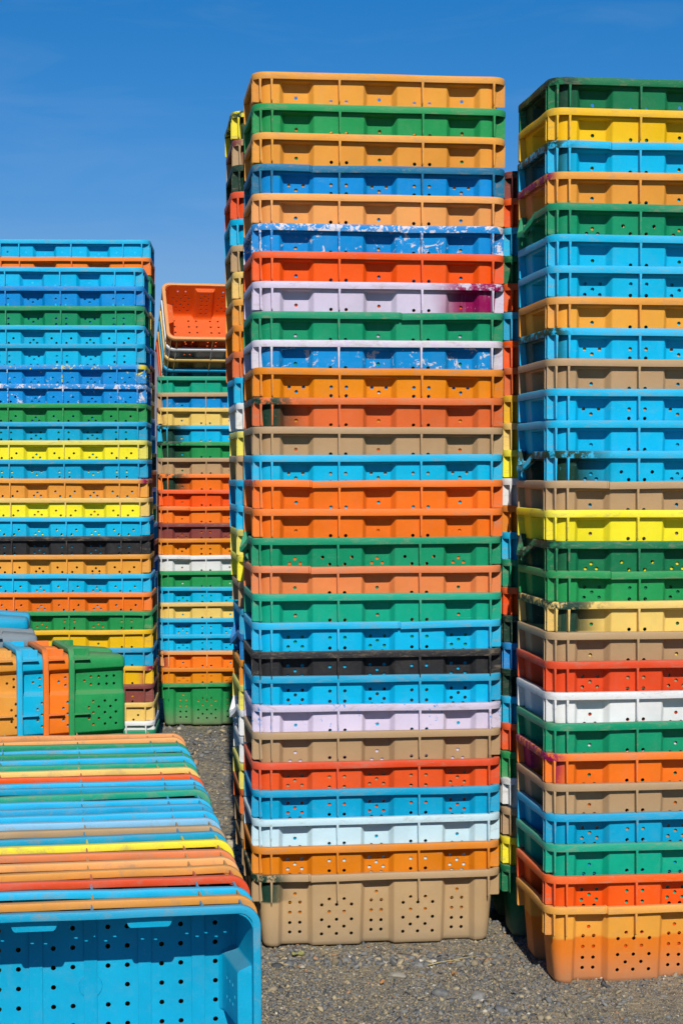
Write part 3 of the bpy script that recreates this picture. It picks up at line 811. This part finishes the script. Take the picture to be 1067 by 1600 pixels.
# ------------------------------------------------------------------ a few single stones, straws and a leaf
def simple_mat(name, c1, c2, scale, rough=0.85):
    m = bpy.data.materials.new(name); t = NT(m)
    tc = t.n("ShaderNodeTexCoord").outputs['Object']
    c = t.mix(t.rng(t.noise(tc, scale, 5, 0.65), 0.35, 0.65), c1, c2)
    p = t.n("ShaderNodeBsdfPrincipled"); p.inputs['Roughness'].default_value = rough; t.l(c, p.inputs['Base Color'])
    o = t.n("ShaderNodeOutputMaterial"); t.l(p.outputs[0], o.inputs[0])
    return m
def stone(x, y, s, mat, label, seed):
    r = random.Random(seed)
    bm = bmesh.new()
    bmesh.ops.create_icosphere(bm, subdivisions=3, radius=1)
    for v in bm.verts:
        d = 1 + 0.28 * mnoise.noise(v.co * 1.3 + Vector((seed, 0, 0))) + 0.10 * mnoise.noise(v.co * 4 + Vector((0, seed, 0)))
        v.co = Vector((v.co.x * d * s[0], v.co.y * d * s[1], v.co.z * d * s[2]))
    me = bpy.data.meshes.new("stone"); bm.to_mesh(me); bm.free(); me.shade_smooth(); me.materials.append(mat)
    o = bpy.data.objects.new("stone", me); col.objects.link(o)
    o.location = (x, y, (float(gh(x, y)) + bumps(x, y)) + s[2] * 0.45); o.rotation_euler = (0, 0, r.uniform(0, 6))
    tag(o, uniq(label), 'stone', 'single stones on the gravel')
pale = simple_mat('pale_stone', (0.36, 0.31, 0.22), (0.52, 0.46, 0.34), 40)
slate = simple_mat('slate_stone', (0.07, 0.075, 0.08), (0.17, 0.165, 0.15), 60)
stone(-0.345, 5.55, (.022, .017, .015), pale, 'pale round stone on the gravel beside the half-hidden stack', 3)
stone(-0.315, 4.86, (.017, .014, .016), simple_mat('ochre_stone', (0.34, 0.24, 0.11), (0.46, 0.36, 0.2), 40), 'yellowish stone at the foot of the half-hidden stack', 5)
stone(-0.44, 5.58, (.026, .02, .015), pale, 'pale blocky stone near the end of the lying row', 9)
stone(0.222, 4.02, (.020, .014, .010), slate, 'flat dark stone on open gravel at the bottom of the picture', 12)
stone(0.128, 4.18, (.024, .016, .007), simple_mat('sandy_stone', (0.2, 0.185, 0.15), (0.3, 0.27, 0.21), 50), 'flat sandy stone in front of the central stack', 15)
stone(0.305, 4.0, (.022, .016, .009), simple_mat('grey_stone', (0.19, 0.185, 0.17), (0.26, 0.25, 0.22), 50), 'flat grey stone nearest the bottom border', 18)

def straw(pts, r, mat, label, name='straw'):
    vs, fs = [], []
    n = len(pts)
    for i, p in enumerate(pts):
        p = Vector(p); q = Vector(pts[min(i + 1, n - 1)]) - Vector(pts[max(i - 1, 0)])
        q.normalize(); sd = q.cross(Vector((0, 0, 1))).normalized(); u = sd.cross(q)
        rr_ = r * (1 - 0.5 * i / n)
        for k in range(6):
            a = k * math.pi / 3
            vs.append(p + sd * (rr_ * math.cos(a)) + u * (rr_ * math.sin(a)))
    for i in range(n - 1):
        for k in range(6):
            fs.append((i * 6 + k, i * 6 + (k + 1) % 6, (i + 1) * 6 + (k + 1) % 6, (i + 1) * 6 + k))
    fs.append(tuple(range(5, -1, -1))); fs.append(tuple((n - 1) * 6 + k for k in range(6)))
    me = bpy.data.meshes.new(name); me.from_pydata([tuple(v) for v in vs], [], fs); me.shade_smooth(); me.materials.append(mat)
    o = bpy.data.objects.new(name, me); col.objects.link(o)
    tag(o, uniq(label), name.replace('_', ' '))
    return o
straw_m = simple_mat('dry_straw', (0.36, 0.27, 0.09), (0.50, 0.40, 0.17), 60)
def on(x, y, z): return (x, y, (float(gh(x, y)) + bumps(x, y)) + z)
straw([on(.205, 4.255, .007), on(.235, 4.268, .010), on(.265, 4.283, .009), on(.297, 4.296, .012), on(.33, 4.318, .010)], .0013, straw_m, 'long dry straw lying on gravel before the central stack')
straw([on(-.345, 5.55, .016), on(-.315, 5.553, .012), on(-.285, 5.556, .015), on(-.26, 5.556, .012)], .0016, straw_m, 'short dry straw beside the pale round stone')

def leaf(x, y, z, ln, wd, yaw, curl, mat, label):
    vs, fs = [], []
    n = 9
    for i in range(n):
        f = i / (n - 1)
        wv = wd * math.sin(math.pi * min(1, f * 0.96 + 0.03)) ** 0.8
        for k, s in enumerate((-1, -0.5, 0, 0.5, 1)):
            vs.append((ln * (f - .5), s * wv, curl * (s * s * 0.8 - 0.5) * 0.6 + 0.004 * math.sin(f * 7 + s * 2) + curl * (f - .5) ** 2))
    for i in range(n - 1):
        for k in range(4):
            a = i * 5 + k
            fs.append((a, a + 1, a + 6, a + 5))
    me = bpy.data.meshes.new("dry_leaf"); me.from_pydata(vs, [], fs); me.shade_smooth(); me.materials.append(mat)
    o = bpy.data.objects.new("dry_leaf", me); col.objects.link(o)
    md = o.modifiers.new("s", 'SOLIDIFY'); md.thickness = 0.0005
    o.location = (x, y, (float(gh(x, y)) + bumps(x, y)) + z); o.rotation_euler = (R(25), 0, R(yaw))
    tag(o, uniq(label), 'leaf')
leaf(-0.105, 4.325, 0.014, .030, .006, 8, .010, simple_mat('yellow_green_leaf', (0.17, 0.18, 0.05), (0.34, 0.32, 0.12), 90), 'curled yellow-green leaf at the foot of the green-cornered tan crate')
rust_leaf = simple_mat('rust_leaf', (0.35, 0.14, 0.04), (0.5, 0.26, 0.1), 90)
leaf(0.093, 4.10, 0.008, .012, .005, 40, .005, rust_leaf, 'small rust-coloured leaf scrap on the open gravel left of the flat stones')
leaf(0.262, 4.17, 0.008, .012, .005, 110, .006, rust_leaf, 'tiny rust-coloured leaf scrap below the long straw')
